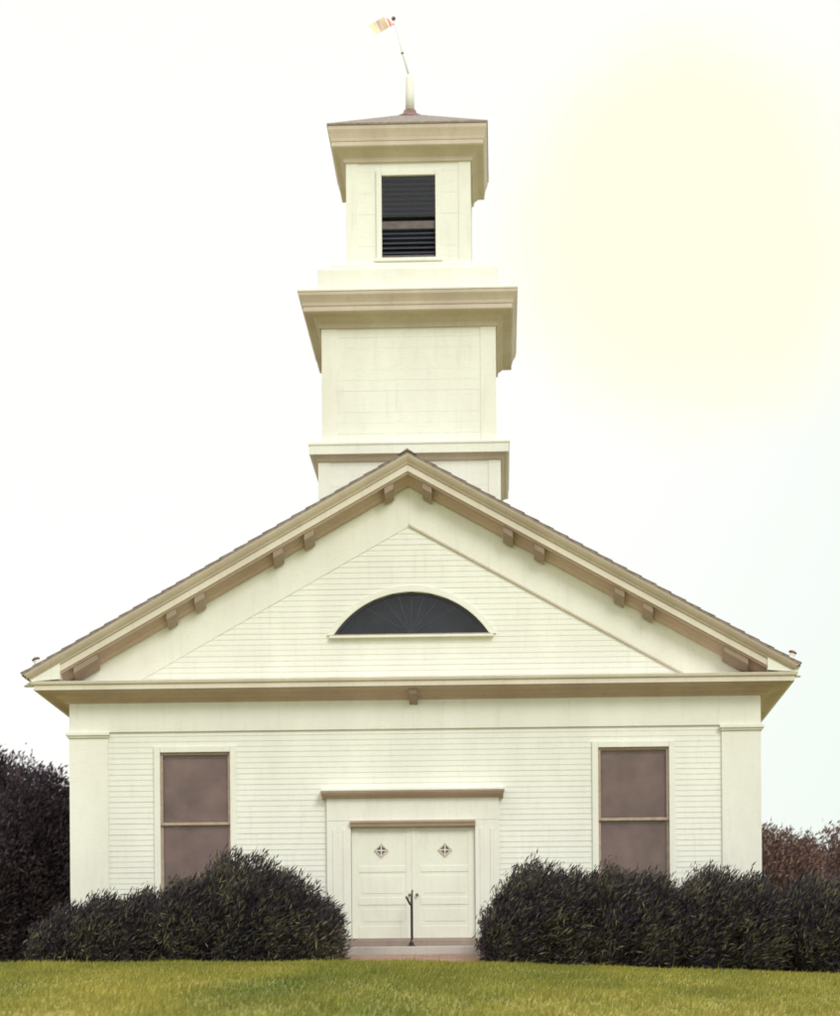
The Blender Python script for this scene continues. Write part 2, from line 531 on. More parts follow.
def rake(s, t0, t1, yt, yb, yback, x1, mb=None):
    mb = mb or MB()
    a = XA; b = XA + s * x1
    return mb.quad_solid([(a, yt, roof_z(a, t0)), (b, yt, roof_z(b, t0)), (b, yb, roof_z(b, t1)), (a, yb, roof_z(a, t1)),
                          (a, yback, roof_z(a, t0)), (b, yback, roof_z(b, t0)), (b, yback, roof_z(b, t1)), (a, yback, roof_z(a, t1))])
for s in (-1, 1):
    crown = MB()
    pr = [(0.047, -0.525), (0.08, -0.515), (0.13, -0.485), (0.175, -0.445), (0.20, -0.435)]
    for (t0, y0), (t1, y1) in zip(pr[:-1], pr[1:]):
        rake(s, t0, t1, y0, y1, 0.0, 6.655 - (t0 - .047) * 0.9, crown)
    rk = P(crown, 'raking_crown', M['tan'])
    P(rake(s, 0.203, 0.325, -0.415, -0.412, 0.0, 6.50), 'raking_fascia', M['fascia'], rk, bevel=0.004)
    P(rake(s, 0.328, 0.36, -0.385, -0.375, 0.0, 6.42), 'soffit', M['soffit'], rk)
    bedm = MB()
    pr = [(0.362, -0.22), (0.41, -0.17), (0.46, -0.14), (0.50, -0.09)]
    for (t0, y0), (t1, y1) in zip(pr[:-1], pr[1:]):
        rake(s, t0, t1, y0, y1, -0.02, 6.30, bedm)
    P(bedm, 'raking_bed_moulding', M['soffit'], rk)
    # smooth raking board on the gable, right lower edge's shadow put in as a tan strip
    xe = (APEX - 1.19 - 4.95) / SL
    brd = MB()
    a = XA; xo = XA + s * (APEX - 0.50 - 4.95) / SL; xi = XA + s * xe
    brd.prism_y([(a, roof_z(a, .50)), (xo, 4.955), (xi, 4.955), (a, roof_z(a, 1.19))], -0.020, -0.005)
    P(brd, 'raking_board', M['trim'], rk, bevel=0.006)
    shadow_line = MB()
    shadow_line.prism_y([(a, roof_z(a, 1.15)), (xi, 4.985), (xi, 4.953), (a, roof_z(a, 1.185))], -0.045, -0.025)
    if s > 0: P(shadow_line, 'board_shadow_line', M['tan'] if s > 0 else M['trim'], rk)
    # paired brackets under the rake; the wide outermost block stands in for soffit shade
    for xb, wd in ((0.33, 0.16), (1.72, 0.17), (2.26, 0.17), (3.63, 0.17), (4.12, 0.17), (5.62, 0.42)):
        a = XA + s * (xb - wd / 2); b = XA + s * (xb + wd / 2)
        m = MB().quad_solid([(a, -0.36, roof_z(a, .362)), (b, -0.36, roof_z(b, .362)), (b, -0.34, roof_z(b, .47)), (a, -0.34, roof_z(a, .47)),
                             (a, -0.056, roof_z(a, .362)), (b, -0.056, roof_z(b, .362)), (b, -0.056, roof_z(b, .60)), (a, -0.056, roof_z(a, .60))])
        P(m, 'bracket', M['brown'], rk, bevel=0.006)
P(MB().quad_solid([(-0.06, -0.33, 4.742), (0.08, -0.33, 4.742), (0.08, -0.31, 4.66), (-0.06, -0.31, 4.66),
                   (-0.06, -0.04, 4.70), (0.08, -0.04, 4.70), (0.08, -0.05, 4.50), (-0.06, -0.05, 4.50)]), 'bracket', M['brown'], bevel=0.005)

# small finials at the two eave tips
for s in (-1, 1):
    bx = s * 6.50
    f = MB().lathe((bx, -0.30, roof_z(bx) + 0.0), (s * 0.35, 0, 1), [(0.085, -0.03), (0.08, 0.02), (0.05, 0.06), (0.045, 0.09), (0.06, 0.12)], 12)
    f_ = P(f, 'eave_finial', M['trim'], smooth=True)
    P(MB().lathe((bx + s * .04, -0.30, roof_z(bx) + 0.125), (s * 0.35, 0, 1), [(0.068, 0.0), (0.075, 0.02), (0.03, 0.045), (0.0, 0.05)], 12), 'finial_cap', M['copper'], f_, smooth=True)

# ---- fan window
fan = MB()
def arc(grow, n=28, z_base=FZ):
    r = FRAD + grow
    a0 = math.acos(min(1, (z_base - FCZ) / r))
    return [(FXC + r * math.sin(-a0 + 2 * a0 * i / n), FCZ + r * math.cos(-a0 + 2 * a0 * i / n)) for i in range(n + 1)]
def arc_band(g0, g1, y0, y1, zb=FZ):
    mb = MB(); A = arc(g0, 28, zb); B = arc(g1, 28, zb)
    for i in range(28):
        mb.quad_solid([(A[i][0], y0, A[i][1]), (A[i + 1][0], y0, A[i + 1][1]), (B[i + 1][0], y0, B[i + 1][1]), (B[i][0], y0, B[i][1]),
                       (A[i][0], y1, A[i][1]), (A[i + 1][0], y1, A[i + 1][1]), (B[i + 1][0], y1, B[i + 1][1]), (B[i][0], y1, B[i][1])])
    return mb
fanw = P(arc_band(0.0, 0.10, -0.045, 0.10, FZ), 'fan_window', M['trim'])
P(arc_band(-0.045, 0.0, 0.02, 0.07, FZ), 'sash', M['darksash'], fanw)
P(MB().prism_y(arc(-0.02), 0.045, 0.049), 'pane', M['glass'], fanw)
mu = MB()
for k in (-60, -38, -19, 0, 19, 38, 60):
    # radiating glazing bars
    d = Vector((math.sin(R(k)), 0, math.cos(R(k))))
    L = 0.05
    o0 = Vector((FXC, 0.03, FZ + 0.02))
    while True:
        q = o0 + d * L
        if (q.x - FXC) ** 2 + (q.z - FCZ) ** 2 > (FRAD - 0.03) ** 2: break
        L += 0.01
    q = o0 + d * L
    px = Vector((d.z, 0, -d.x)) * 0.006
    mu.quad_solid([o0 - px, o0 + px, q + px, q - px] + [p + Vector((0, .03, 0)) for p in (o0 - px, o0 + px, q + px, q - px)])
P(mu, 'glazing_bars', M['darksash'], fanw)
P(MB().box(FXC - 1.43, FXC + 1.43, -0.10, 0.10, FZ - 0.055, FZ - 0.018), 'sill', M['trim'], fanw, bevel=0.005)
P(MB().box(FXC - 1.37, FXC + 1.37, -0.05, 0.06, FZ - 0.017, FZ + 0.012), 'sill_rail', M['brown'], fanw)
P(MB().box(-1.55, 1.5, 0.30, 0.34, 5.5, 6.7), 'inner_board', M['inner'], fanw)

# ---- tall windows
def make_window(xc):
    h = (WX1 - WX0) / 2
    x0, x1 = xc - h, xc + h
    f = MB()
    f.box(x0 - 0.10, x0 + 0.004, -0.05, 0.10, WZ0, WZ1 + 0.10)
    f.box(x1 - 0.004, x1 + 0.10, -0.05, 0.10, WZ0, WZ1 + 0.10)
    f.box(x0 + 0.006, x1 - 0.006, -0.045, 0.10, WZ1 - 0.004, WZ1 + 0.096)
    fr = P(f, 'window', M['trim'], bevel=0.004)
    P(MB().box(x0 - 0.14, x1 + 0.14, -0.11, 0.10, WZ0 - 0.06, WZ0 - 0.003), 'sill', M['trim'], fr, bevel=0.006)
    zm = 2.475
    for z0, z1, y in ((zm - 0.02, WZ1 - 0.006, 0.005), (WZ0, zm + 0.025, 0.045)):
        s = MB(); t = 0.042
        s.box(x0 + .006, x0 + .006 + t, y, y + .035, z0, z1).box(x1 - .006 - t, x1 - .006, y, y + .035, z0, z1)
        s.box(x0 + .008 + t, x1 - .008 - t, y, y + .035, z1 - t, z1).box(x0 + .008 + t, x1 - .008 - t, y, y + .035, z0, z0 + t * 1.2)
        P(s, 'sash', M['sash'], fr, bevel=0.003)
        P(MB().box(x0 + .03, x1 - .03, y + .016, y + .02, z0 + .02, z1 - .02), 'pane', M['glass'], fr)
    bl = MB()
    z = WZ0 - 0.02
    while z < WZ1 - 0.01:
        bl.quad_solid([(x0 + .01, .095, z), (x1 - .01, .095, z), (x1 - .01, .11, z + .048), (x0 + .01, .11, z + .048),
                       (x0 + .01, .103, z), (x1 - .01, .103, z), (x1 - .01, .118, z + .048), (x0 + .01, .118, z + .048)])
        z += 0.042
    P(bl, 'blind', M['blind'], fr)
    return fr
hw = (WX0 + WX1) / 2
make_window(-hw); make_window(hw)

# ---- entrance
XC = -0.02
sur = MB()
for s in (-1, 1):
    a = XC + s * 1.08; b = XC + s * 1.50
    sur.box(min(a, b), max(a, b), -0.075, 0.10, 0.42, 2.49)
    # plinth blocks
    sur.box(min(a, XC + s * 1.53), max(a, XC + s * 1.53), -0.10, -0.078, 0.42, 0.68)
    for q in (0.12, 0.30):
        xa = XC + s * (1.08 + q - 0.035)
        sur.box(min(xa, xa + s * .05), max(xa, xa + s * .05), -0.088, -0.078, 0.85, 2.35)
sur.box(XC - 1.50, XC + 1.50, -0.078, 0.10, 2.492, 2.90)
P(sur, 'door_surround', M['trim'], bevel=0.006)
hood = MB()
hood.prism_x([(-0.02, 2.87), (-0.11, 2.885), (-0.14, 2.915), (-0.20, 2.935), (-0.235, 2.975), (-0.235, 2.992), (-0.02, 2.992)], XC - 1.575, XC + 1.575)
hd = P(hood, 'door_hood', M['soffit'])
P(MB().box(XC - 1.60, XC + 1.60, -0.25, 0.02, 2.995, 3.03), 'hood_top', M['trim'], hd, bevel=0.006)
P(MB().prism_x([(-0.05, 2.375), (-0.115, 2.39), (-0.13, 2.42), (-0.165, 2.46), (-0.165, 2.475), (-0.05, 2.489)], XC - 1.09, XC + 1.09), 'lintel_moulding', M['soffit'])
P(MB().box(XC - 1.12, XC + 1.12, -0.15, 0.20, 0.36, 0.435), 'threshold', M['brown'], bevel=0.006)
for s in (-1, 1):
    a = XC + s * 0.006; b = XC + s * 1.076
    x0, x1 = min(a, b), max(a, b)
    dm = MB()
    y0, y1 = 0.0, 0.05
    dm.box(x0, x1, y0 + 0.009, y1, 0.445, 2.44)          # recessed field
    st = 0.12
    dm.box(x0, x0 + st, y0, y0 + .016, 0.447, 2.438).box(x1 - st, x1, y0, y0 + .016, 0.447, 2.438)
    for z0, z1 in ((0.447, 0.66), (1.03, 1.16), (1.60, 1.71), (2.31, 2.438)):
        dm.box(x0 + st + .001, x1 - st - .001, y0 + .001, y0 + .016, z0, z1)
    for z0, z1 in ((0.74, 0.96), (1.23, 1.54)):
        dm.box(x0 + st + .06, x1 - st - .06, y0 + .004, y0 + .016, z0, z1)
    d = P(dm, 'door', M['door'], bevel=0.004)
    # diamond light with a wooden rim and crossed bars
    cx, cz, r = XC + s * 0.555, 1.98, 0.125
    rim = MB()
    pts = [(cx, cz - r), (cx + r, cz), (cx, cz + r), (cx - r, cz)]
    ip = [(cx + (x - cx) * .72, cz + (z - cz) * .72) for x, z in pts]
    for i in range(4):
        j = (i + 1) % 4
        rim.quad_solid([(pts[i][0], y0 - .012, pts[i][1]), (pts[j][0], y0 - .012, pts[j][1]), (ip[j][0], y0 - .012, ip[j][1]), (ip[i][0], y0 - .012, ip[i][1]),
                        (pts[i][0], y0 + .02, pts[i][1]), (pts[j][0], y0 + .02, pts[j][1]), (ip[j][0], y0 + .02, ip[j][1]), (ip[i][0], y0 + .02, ip[i][1])])
    P(rim, 'diamond_light', M['tan'], d)
    P(MB().box(cx - .085, cx + .085, y0 - .004, y0 + .003, cz - .009, cz + .009).box(cx - .009, cx + .009, y0 - .006, y0 + .001, cz - .085, cz + .085), 'light_bars', M['trim'], d)
    P(MB().prism_y(ip, y0 + .006, y0 + .009), 'pane', M['midrail'], d)
    hk = MB()
    hx = XC + s * 0.065
    hk.lathe((hx, y0 + 0.002, 1.20), (0, -1, 0), [(0.026, 0.0), (0.024, 0.006), (0.010, 0.01), (0.010, 0.035), (0.024, 0.045), (0.028, 0.06), (0.018, 0.072), (0.0, 0.075)], 12)
    P(hk, 'handle', M['brass'], d, smooth=True)
P(MB().box(XC - 0.024, XC + 0.024, -0.012, -0.002, 0.447, 2.43), 'meeting_strip', M['trim'], bevel=0.003)

# ---- tower
TX, TY = -0.063, 2.33
HB, HS, HF = 1.60, 1.53, 1.10
def square_stage(h, z0, z1, name, opens=None, exposure=0.19):
    mb = MB()
    fr = [lambda u, d, z: (TX + u, TY - h + d, z), lambda u, d, z: (TX + h - d, TY + u, z),
          lambda u, d, z: (TX - u, TY + h - d, z), lambda u, d, z: (TX - h + d, TY - u, z)]
    for i, m in enumerate(fr):
        k = h if i % 2 == 0 else h - 0.142
        clap(mb, z0, z1, c_(-k), c_(k), (opens or []) if i == 0 else [], m, exposure, lap=0.0018)
    return P(mb, name, M['clap'])
def corner_boards(par, h, z0, z1, w=0.22):
    for sx in (-1, 1):
        for sy in (-1, 1):
            x = TX + sx * (h - 0.004); y = TY + sy * (h + 0.020)
            xi = TX + sx * (h - w)
            m = MB().box(min(x + sx * .022, xi), max(x + sx * .022, xi), min(y, y - sy * .08), max(y, y - sy * .08), z0, z1)
            yi = TY + sy * (h - w)
            ya = y - sy * .0815
            m.box(min(x + sx * .022, x - sx * .06), max(x + sx * .022, x - sx * .06), min(ya, yi), max(ya, yi), z0, z1)
            P(m, 'corner_board', M['trim'], par, bevel=0.005)

tb = square_stage(HB, 6.6, 8.93, 'tower_base')
corner_boards(tb, HB, 6.6, 8.93, 0.2)
P(MB().rings(TX, TY, HB, HB, [(0.02, 8.93), (0.05, 8.95), (0.07, 9.00), (0.12, 9.035)]), 'base_moulding', M['tan'], tb)
P(MB().rings(TX, TY, HB, HB, [(0.10, 9.037), (0.165, 9.04), (0.165, 9.19), (0.18, 9.205), (0.18, 9.245), (-0.05, 9.32)]), 'base_cornice', M['trim'], tb, bevel=0.006)

ts = square_stage(HS, 9.26, 11.42, 'tower_shaft')
corner_boards(ts, HS, 9.29, 11.42, 0.26)
P(MB().rings(TX, TY, HS, HS, [(0.0, 11.32), (0.05, 11.325), (0.06, 11.40), (0.13, 11.47), (0.155, 11.505), (0.30, 11.53), (0.315, 11.55), (0.315, 11.63)]), 'tower_bed_moulding', M['tan'], ts)
P(MB().rings(TX, TY, HS, HS, [(0.26, 11.632), (0.325, 11.634), (0.335, 11.69), (0.36, 11.745), (0.395, 11.81), (0.40, 11.865)]), 'tower_cornice', M['tan'], ts)
P(MB().rings(TX, TY, HS, HS, [(0.30, 11.867), (0.41, 11.868), (0.41, 11.905), (0.0, 12.0)]), 'cornice_cap', M['trim'], ts, bevel=0.005)
pl = P(MB().rings(TX, TY, 1.60, 1.60, [(0, 11.9), (0, 12.36), (-0.04, 12.385)]), 'belfry_plinth', M['trim'], bevel=0.008)
P(MB().rings(TX, TY, 1.36, 1.36, [(0, 12.386), (0, 12.52), (-0.03, 12.55)]), 'upper_plinth', M['trim'], pl, bevel=0.008)

OX0, OX1, OZ0, OZ1 = -0.485, 0.49, 12.70, 14.19
bf = square_stage(HF, 12.55, 14.62, 'belfry', [(OZ0, OZ1, c_(OX0), c_(OX1))])
corner_boards(bf, HF, 12.552, 14.62, 0.2)
FY = TY - HF
lv = MB()
lv.box(TX + OX0 - .09, TX + OX0 + .004, FY - .05, FY + .10, OZ0, OZ1 + .09).box(TX + OX1 - .004, TX + OX1 + .09, FY - .05, FY + .10, OZ0, OZ1 + .09)
lv.box(TX + OX0 + .006, TX + OX1 - .006, FY - .045, FY + .10, OZ1 - .004, OZ1 + .086).box(TX + OX0 - .12, TX + OX1 + .12, FY - .08, FY + .10, OZ0 - .06, OZ0 - .003)
P(lv, 'opening_frame', M['trim'], bf, bevel=0.004)
sl = MB()
z = OZ0 + 0.02
while z < OZ1 - 0.02:
    if not (13.18 < z < 13.44):
        sl.quad_solid([(TX + OX0, FY + .05, z), (TX + OX1, FY + .05, z), (TX + OX1, FY + .15, z + .075), (TX + OX0, FY + .15, z + .075),
                       (TX + OX0, FY + .05, z + .014), (TX + OX1, FY + .05, z + .014), (TX + OX1, FY + .15, z + .089), (TX + OX0, FY + .15, z + .089)])
    z += 0.088
P(sl, 'louvres', M['darksash'], bf)
P(MB().box(TX + OX0, TX + OX1, FY + .02, FY + .06, 13.24, 13.38), 'middle_rail', M['midrail'], bf, bevel=0.005)
P(MB().box(TX + OX0, TX + OX1, FY + .02, FY + .06, OZ0 + .0, OZ0 + .07), 'bottom_rail', M['midrail'], bf, bevel=0.005)
P(MB().box(TX + OX0 + .01, TX + OX1 - .01, FY + .014, FY + .018, 13.45, OZ1 - .01), 'pane', M['glass'], bf)
P(MB().box(TX - .9, TX + .9, FY + .30, FY + .33, 12.6, 14.5), 'inner_board', M['inner'], bf)

P(MB().rings(TX, TY, HF, HF, [(0.0, 14.42), (0.05, 14.425), (0.06, 14.50), (0.12, 14.57), (0.15, 14.60), (0.24, 14.625), (0.255, 14.645), (0.255, 14.72)]), 'belfry_bed_moulding', M['tan'], bf)
P(MB().rings(TX, TY, HF, HF, [(0.2, 14.722), (0.262, 14.724), (0.27, 14.78), (0.29, 14.85), (0.315, 14.92), (0.32, 14.985)]), 'belfry_cornice', M['tan'], bf)
br = P(MB().rings(TX, TY, HF, HF, [(0.25, 14.987), (0.335, 14.99), (0.335, 15.02), (-0.98, 15.68), (-1.0, 15.70)]), 'belfry_roof', M['shingle'])
P(MB().lathe((TX, TY, 15.60), (0, 0, 1), [(0.28, 0.0), (0.26, 0.06), (0.14, 0.12), (0.11, 0.2)], 12), 'finial_base', M['copper'], br, smooth=True)
P(MB().lathe((TX, TY, 15.78), (0, 0, 1), [(0.085, 0.0), (0.08, 0.3), (0.07, 0.62), (0.05, 0.66), (0.03, 0.68)], 12), 'spire_post', M['trim'], br, smooth=True)

# weathervane: leaning rod with ball and banded banner
vane = P(MB().tube([(TX, TY, 16.40), (-0.19, TY, 16.86), (-0.345, TY, 17.50)], [0.018, 0.014, 0.011], 8), 'weathervane_rod', M['trim'], smooth=True)
P(MB().lathe((-0.345, TY, 17.47), (-0.2, 0, 1), [(0.0, 0.0), (0.03, 0.008), (0.042, 0.035), (0.03, 0.062), (0.0, 0.07)], 12), 'ball', M['copper'], vane, smooth=True)
P(MB().lathe((-0.19, TY, 16.84), (-0.2, 0, 1), [(0.0, 0.0), (0.02, 0.006), (0.028, 0.022), (0.02, 0.038), (0.0, 0.045)], 10), 'collar', M['brass'], vane, smooth=True)
def flag_mat():
    m, nt, b, _ = new_mat('banner_bands')
    tc = nt.nodes.new('ShaderNodeTexCoord')
    dt = nt.nodes.new('ShaderNodeVectorMath'); dt.operation = 'DOT_PRODUCT'
    dt.inputs[1].default_value = (0.92, 0, 0.39)
    nt.links.new(tc.outputs['Object'], dt.inputs[0])
    off = nt.nodes.new('ShaderNodeMath'); off.operation = 'SUBTRACT'; off.inputs[1].default_value = 5.995 + 0.12
    nt.links.new(dt.outputs['Value'], off.inputs[0])
    mul = nt.nodes.new('ShaderNodeMath'); mul.operation = 'MULTIPLY'; mul.inputs[1].default_value = 2.6
    nt.links.new(off.outputs[0], mul.inputs[0])
    yl, pk, rd, wt = (0.85, 0.72, 0.42), (0.85, 0.52, 0.45), (0.60, 0.16, 0.13), (0.85, 0.78, 0.72)
    st = [(0.0, yl), (0.10, wt), (0.2, pk), (0.3, wt), (0.42, yl), (0.52, pk), (0.62, wt), (0.70, rd), (0.78, pk), (0.86, rd), (0.93, yl)]
    c = ramp(nt, mul.outputs[0], st)
    for n_ in nt.nodes:
        if n_.type == 'VALTORGB': n_.color_ramp.interpolation = 'CONSTANT'
    nt.links.new(c, b.inputs['Base Color'])
    b.inputs['Roughness'].default_value = 0.7
    return m
bn = MB()
A, B_, C_, D_ = (-.82, 17.40), (-.675, 17.24), (-.335, 17.385), (-.50, 17.54)
K = 8
def lerp(p, q, t): return (p[0] + (q[0] - p[0]) * t, p[1] + (q[1] - p[1]) * t)
for i in range(K):
    t0, t1 = i / K, (i + 1) / K
    y0, y1 = TY + .025 * math.sin(t0 * 6), TY + .025 * math.sin(t1 * 6)
    a0, a1, b0, b1 = lerp(A, D_, t0), lerp(A, D_, t1), lerp(B_, C_, t0), lerp(B_, C_, t1)
    bn.quad_solid([(b0[0], y0, b0[1]), (b1[0], y1, b1[1]), (a1[0], y1, a1[1]), (a0[0], y0, a0[1]),
                   (b0[0], y0 + .008, b0[1]), (b1[0], y1 + .008, b1[1]), (a1[0], y1 + .008, a1[1]), (a0[0], y0 + .008, a0[1])])
P(bn, 'banner', flag_mat(), vane)

# ------------------------------------------------------------------ steps and handrail
steps = empty('stone_steps', (0, -0.5, 0))
tag(steps, 'two low granite steps below the white double door', 'steps')
def sp(x0, x1, y0, y1, z0, z1):
    m = MB().box(x0, x1, y0 + .5, y1 + .5, z0, z1)
    return m.build('step', M['stone'], steps, bevel=0.015)
tag(sp(-1.20, 1.14, -0.58, -0.155, -0.2, 0.395), 'worn brown upper step')
sp(-1.30, 1.24, -0.92, -0.583, -0.2, 0.265)
for o_ in C.objects:
    if o_.name == 'step': o_.data.materials[0] = M['stepwood']

rail = empty('handrail', (0, -0.88, 0.265))
tag(rail, 'thin black iron handrail with curled end standing midway on the stone steps', 'handrail')
lx = -0.03
post = MB().tube([(lx, 0.07, 0.0), (lx, 0.07, 0.72)], 0.014, 8)
post.build('post', M['iron'], rail)
post2 = MB().tube([(lx, 0.55, 0.13), (lx, 0.55, 0.98)], 0.014, 8)
post2.build('post', M['iron'], rail)
tr = MB().tube([(lx, 0.60, 0.99), (lx, 0.30, 0.88), (lx, 0.07, 0.74), (lx - .01, -0.02, 0.71), (lx - .03, -0.06, 0.74), (lx - .06, -0.07, 0.81), (lx - .085, -0.06, 0.84)], 0.018, 8)
tr.build('top_rail', M['iron'], rail)
MB().lathe((lx, 0.07, 0.0), (0, 0, 1), [(0.085, 0.0), (0.08, 0.015), (0.045, 0.03), (0.04, 0.07), (0.018, 0.09)], 12).build('foot_plate', M['iron'], rail)

# ------------------------------------------------------------------ foliage
def foliage(name, lumps, n, size, aspect, mat, parent, origin, bias=(0.75, -0.1, 0.75), rand=0.5, ground=True, depth=0.35, spray=5, spread=0.06):
    """many small leaf-shaped faces spread through the outer volume of uneven lumps"""
    L = np.array(lumps, float)
    vol = (L[:, 3] * L[:, 4] + L[:, 4] * L[:, 5] + L[:, 3] * L[:, 5])
    pick = rng.choice(len(L), n // spray, p=vol / vol.sum())
    l = L[pick]
    d = rng.normal(size=(len(l), 3)); d /= np.linalg.norm(d, axis=1)[:, None]
    ph = pick * 1.7
    wob = 1 + 0.13 * np.sin(d[:, 0] * 5 + ph) * np.sin(d[:, 2] * 6 + ph * 2) + 0.09 * np.sin(d[:, 1] * 11 + d[:, 0] * 9 + ph) + 0.05 * np.sin(d[:, 2] * 17 + d[:, 0] * 15 + ph)
    rad = wob * (1 - depth * rng.random(len(l)) ** 1.6)
    shoot = rng.random(len(l)) < 0.10
    rad = np.where(shoot, np.maximum(rad, 0.95) * rng.uniform(1.0, 1.16, len(l)), rad)
    c = l[:, :3] + d * l[:, 3:6] * rad[:, None]
    c = np.repeat(c, spray, 0) + rng.normal(size=(len(c) * spray, 3)) * spread
    d = np.repeat(d, spray, 0)
    if ground:
        k = c[:, 2] > -0.35
        c, d = c[k], d[k]
    m = len(c)
    dr = d * 0.7 + np.array(bias) + rng.normal(size=(m, 3)) * rand
    dr /= np.linalg.norm(dr, axis=1)[:, None]
    sd = np.cross(dr, rng.normal(size=(m, 3))); sd /= np.linalg.norm(sd, axis=1)[:, None]
    ln = size * rng.uniform(0.6, 1.35, m)
    wd = ln * aspect * rng.uniform(0.7, 1.2, m)
    v = np.stack([c - dr * (ln * .5)[:, None], c + sd * (wd * .5)[:, None] - dr * (ln * .05)[:, None], c + dr * (ln * .5)[:, None], c - sd * (wd * .5)[:, None] - dr * (ln * .05)[:, None]], 1).reshape(-1, 3)
    v = v - np.array(origin)
    return raw_mesh(name, v, np.arange(m * 4).reshape(m, 4), mat, parent)

def bush(lumps, n, label, cat='bush', name='evergreen_bush', mat='yew', size=0.115, aspect=0.17, group='evergreen bushes along the church front', **kw):
    cx = float(np.mean([l[0] for l in lumps])); cyy = float(np.mean([l[1] for l in lumps]))
    org = (cx, cyy, gz(cx, min(cyy, -0.2)))
    o = empty(name, org); tag(o, label, cat, group)
    foliage('foliage', lumps, int(n * 2.0), size, aspect, M[mat], o, org, **kw)
    st = MB()
    for i, l in enumerate(lumps):
        top = Vector((l[0], l[1], l[2] + l[5] * 0.5)) - Vector(org)
        b = Vector((random.uniform(-.12, .12), random.uniform(-.12, .12), -0.1))
        for q in range(3):
            t = top + Vector((random.uniform(-.4, .4) * l[3], random.uniform(-.4, .4) * l[4], random.uniform(-.2, .2)))
            m1 = b.lerp(t, 0.45) + Vector((random.uniform(-.1, .1), random.uniform(-.1, .1), 0.1))
            st.tube([b, m1, t], [0.045, 0.028, 0.010], 6)
    st.build('stems', M['bark'], o, smooth=True)
    return o

def lump(x, y, top, rx, ry, bottom=-0.5):
    """ellipsoid reaching from below ground to the given top"""
    return (x, y, (top + bottom) / 2, rx, ry, (top - bottom) / 2)

# left of the door
bush([lump(-5.55, -1.75, 0.86, 0.62, 0.95), lump(-5.1, -1.9, 1.02, 0.55, 0.9), lump(-5.95, -1.7, 0.66, 0.42, 0.85)], 26000, 'lowest dark evergreen bush, at the left corner of the white church')
bush([lump(-4.25, -1.75, 1.10, 0.72, 0.95), lump(-3.75, -1.9, 1.26, 0.60, 0.9), lump(-4.7, -1.9, 0.98, 0.5, 0.85)], 30000, 'dark evergreen bush with sloping top in front of the left tall window')
bush([lump(-2.75, -1.75, 1.72, 0.90, 1.0), lump(-2.05, -1.8, 1.38, 0.85, 1.0), lump(-3.2, -1.9, 1.35, 0.55, 0.9), lump(-1.62, -1.95, 0.92, 0.50, 0.85), lump(-2.5, -2.1, 1.30, 0.8, 0.8)], 44000, 'tall rounded dark evergreen bush just left of the door steps')
# right of the door
bush([lump(2.15, -1.75, 1.48, 0.72, 0.95), lump(1.72, -1.95, 1.10, 0.52, 0.9), lump(2.65, -1.85, 1.38, 0.6, 0.9)], 34000, 'dark evergreen bush just right of the door steps, its left side steep')
bush([lump(3.45, -1.8, 1.40, 0.72, 0.95), lump(4.05, -1.9, 1.28, 0.65, 0.95), lump(3.75, -2.1, 1.2, 0.8, 0.75)], 34000, 'dark evergreen bush covering the foot of the right tall window')
bush([lump(5.10, -1.8, 1.36, 0.80, 0.95), lump(5.7, -1.95, 1.24, 0.55, 0.9), lump(4.7, -2.0, 1.15, 0.5, 0.85)], 34000, 'dark evergreen bush before the right corner pilaster of the church')
bush([lump(6.75, -1.7, 1.22, 0.72, 1.0), lump(7.45, -1.8, 1.40, 0.70, 1.0), lump(7.0, -2.1, 1.10, 0.8, 0.75), lump(8.1, -1.8, 1.2, 0.7, 0.9)], 42000, 'rightmost dark evergreen bush, standing past the corner of the church')

def tree(lumps, n, trunk, label, name, cat, mat, size, group, **kw):
    org = (trunk[0], trunk[1], gz(trunk[0], trunk[1]))
    o = empty(name, org); tag(o, label, cat, group)
    foliage('crown', lumps, int(n * 1.8), size * 0.75, 0.34, M[mat], o, org, **kw)
    t = MB(); h = trunk[2]; r = trunk[3]
    pts = [Vector((0, 0, -0.1)), Vector((.05, 0, h * .3)), Vector((-.06, .04, h * .6)), Vector((.03, 0, h))]
    t.tube(pts, [r * 1.25, r, r * .8, r * .35], 10)
    for l in lumps:
        tgt = Vector((l[0], l[1], l[2] + l[5] * .4)) - Vector(org)
        s0 = pts[1].lerp(pts[2], random.random())
        t.tube([s0, s0.lerp(tgt, .5) + Vector((0, 0, .15)), tgt], [r * .45, r * .3, r * .1], 7)
    t.build('trunk', M['bark'], o, smooth=True)
    return o
G = 'dark trees left of the church'
tree([(-10.4, 7.2, 3.2, 1.7, 1.8, 2.1), (-9.3, 7.0, 2.3, 1.4, 1.6, 2.35), (-10.0, 6.8, 1.2, 2.0, 1.6, 1.7), (-8.75, 6.8, 3.3, 0.8, 1.0, 1.25), (-11.6, 7.5, 2.4, 1.3, 1.5, 2.0)], 60000, (-10.0, 7.2, 3.6, 0.2),
     'taller dark leafy tree at the left edge beyond the church', 'dark_tree', 'tree', 'dusk', 0.15, G, spread=0.09, depth=0.45)
tree([(-7.65, 5.8, 2.6, 0.95, 1.2, 1.55), (-7.2, 5.6, 1.6, 0.95, 1.1, 1.75), (-8.2, 5.7, 1.4, 1.0, 1.2, 1.9), (-7.0, 5.9, 2.7, 0.55, 0.8, 0.75)], 46000, (-7.6, 5.8, 3.0, 0.13),
     'shorter dark tree close against the left side of the church', 'dark_tree', 'tree', 'dusk', 0.14, G, spread=0.08, depth=0.45)
G = 'reddish shrubby trees right of the church'
tree([(7.05, 5.5, 1.3, 0.80, 1.0, 1.38), (7.45, 5.6, 1.2, 0.7, 1.0, 1.35), (6.75, 5.8, 1.8, 0.42, 0.6, 0.95)], 26000, (7.1, 5.6, 1.9, 0.09),
     'reddish brown shrubby tree touching the right side of the church', 'russet_tree', 'tree', 'russet', 0.13, G, spread=0.07, depth=0.5)
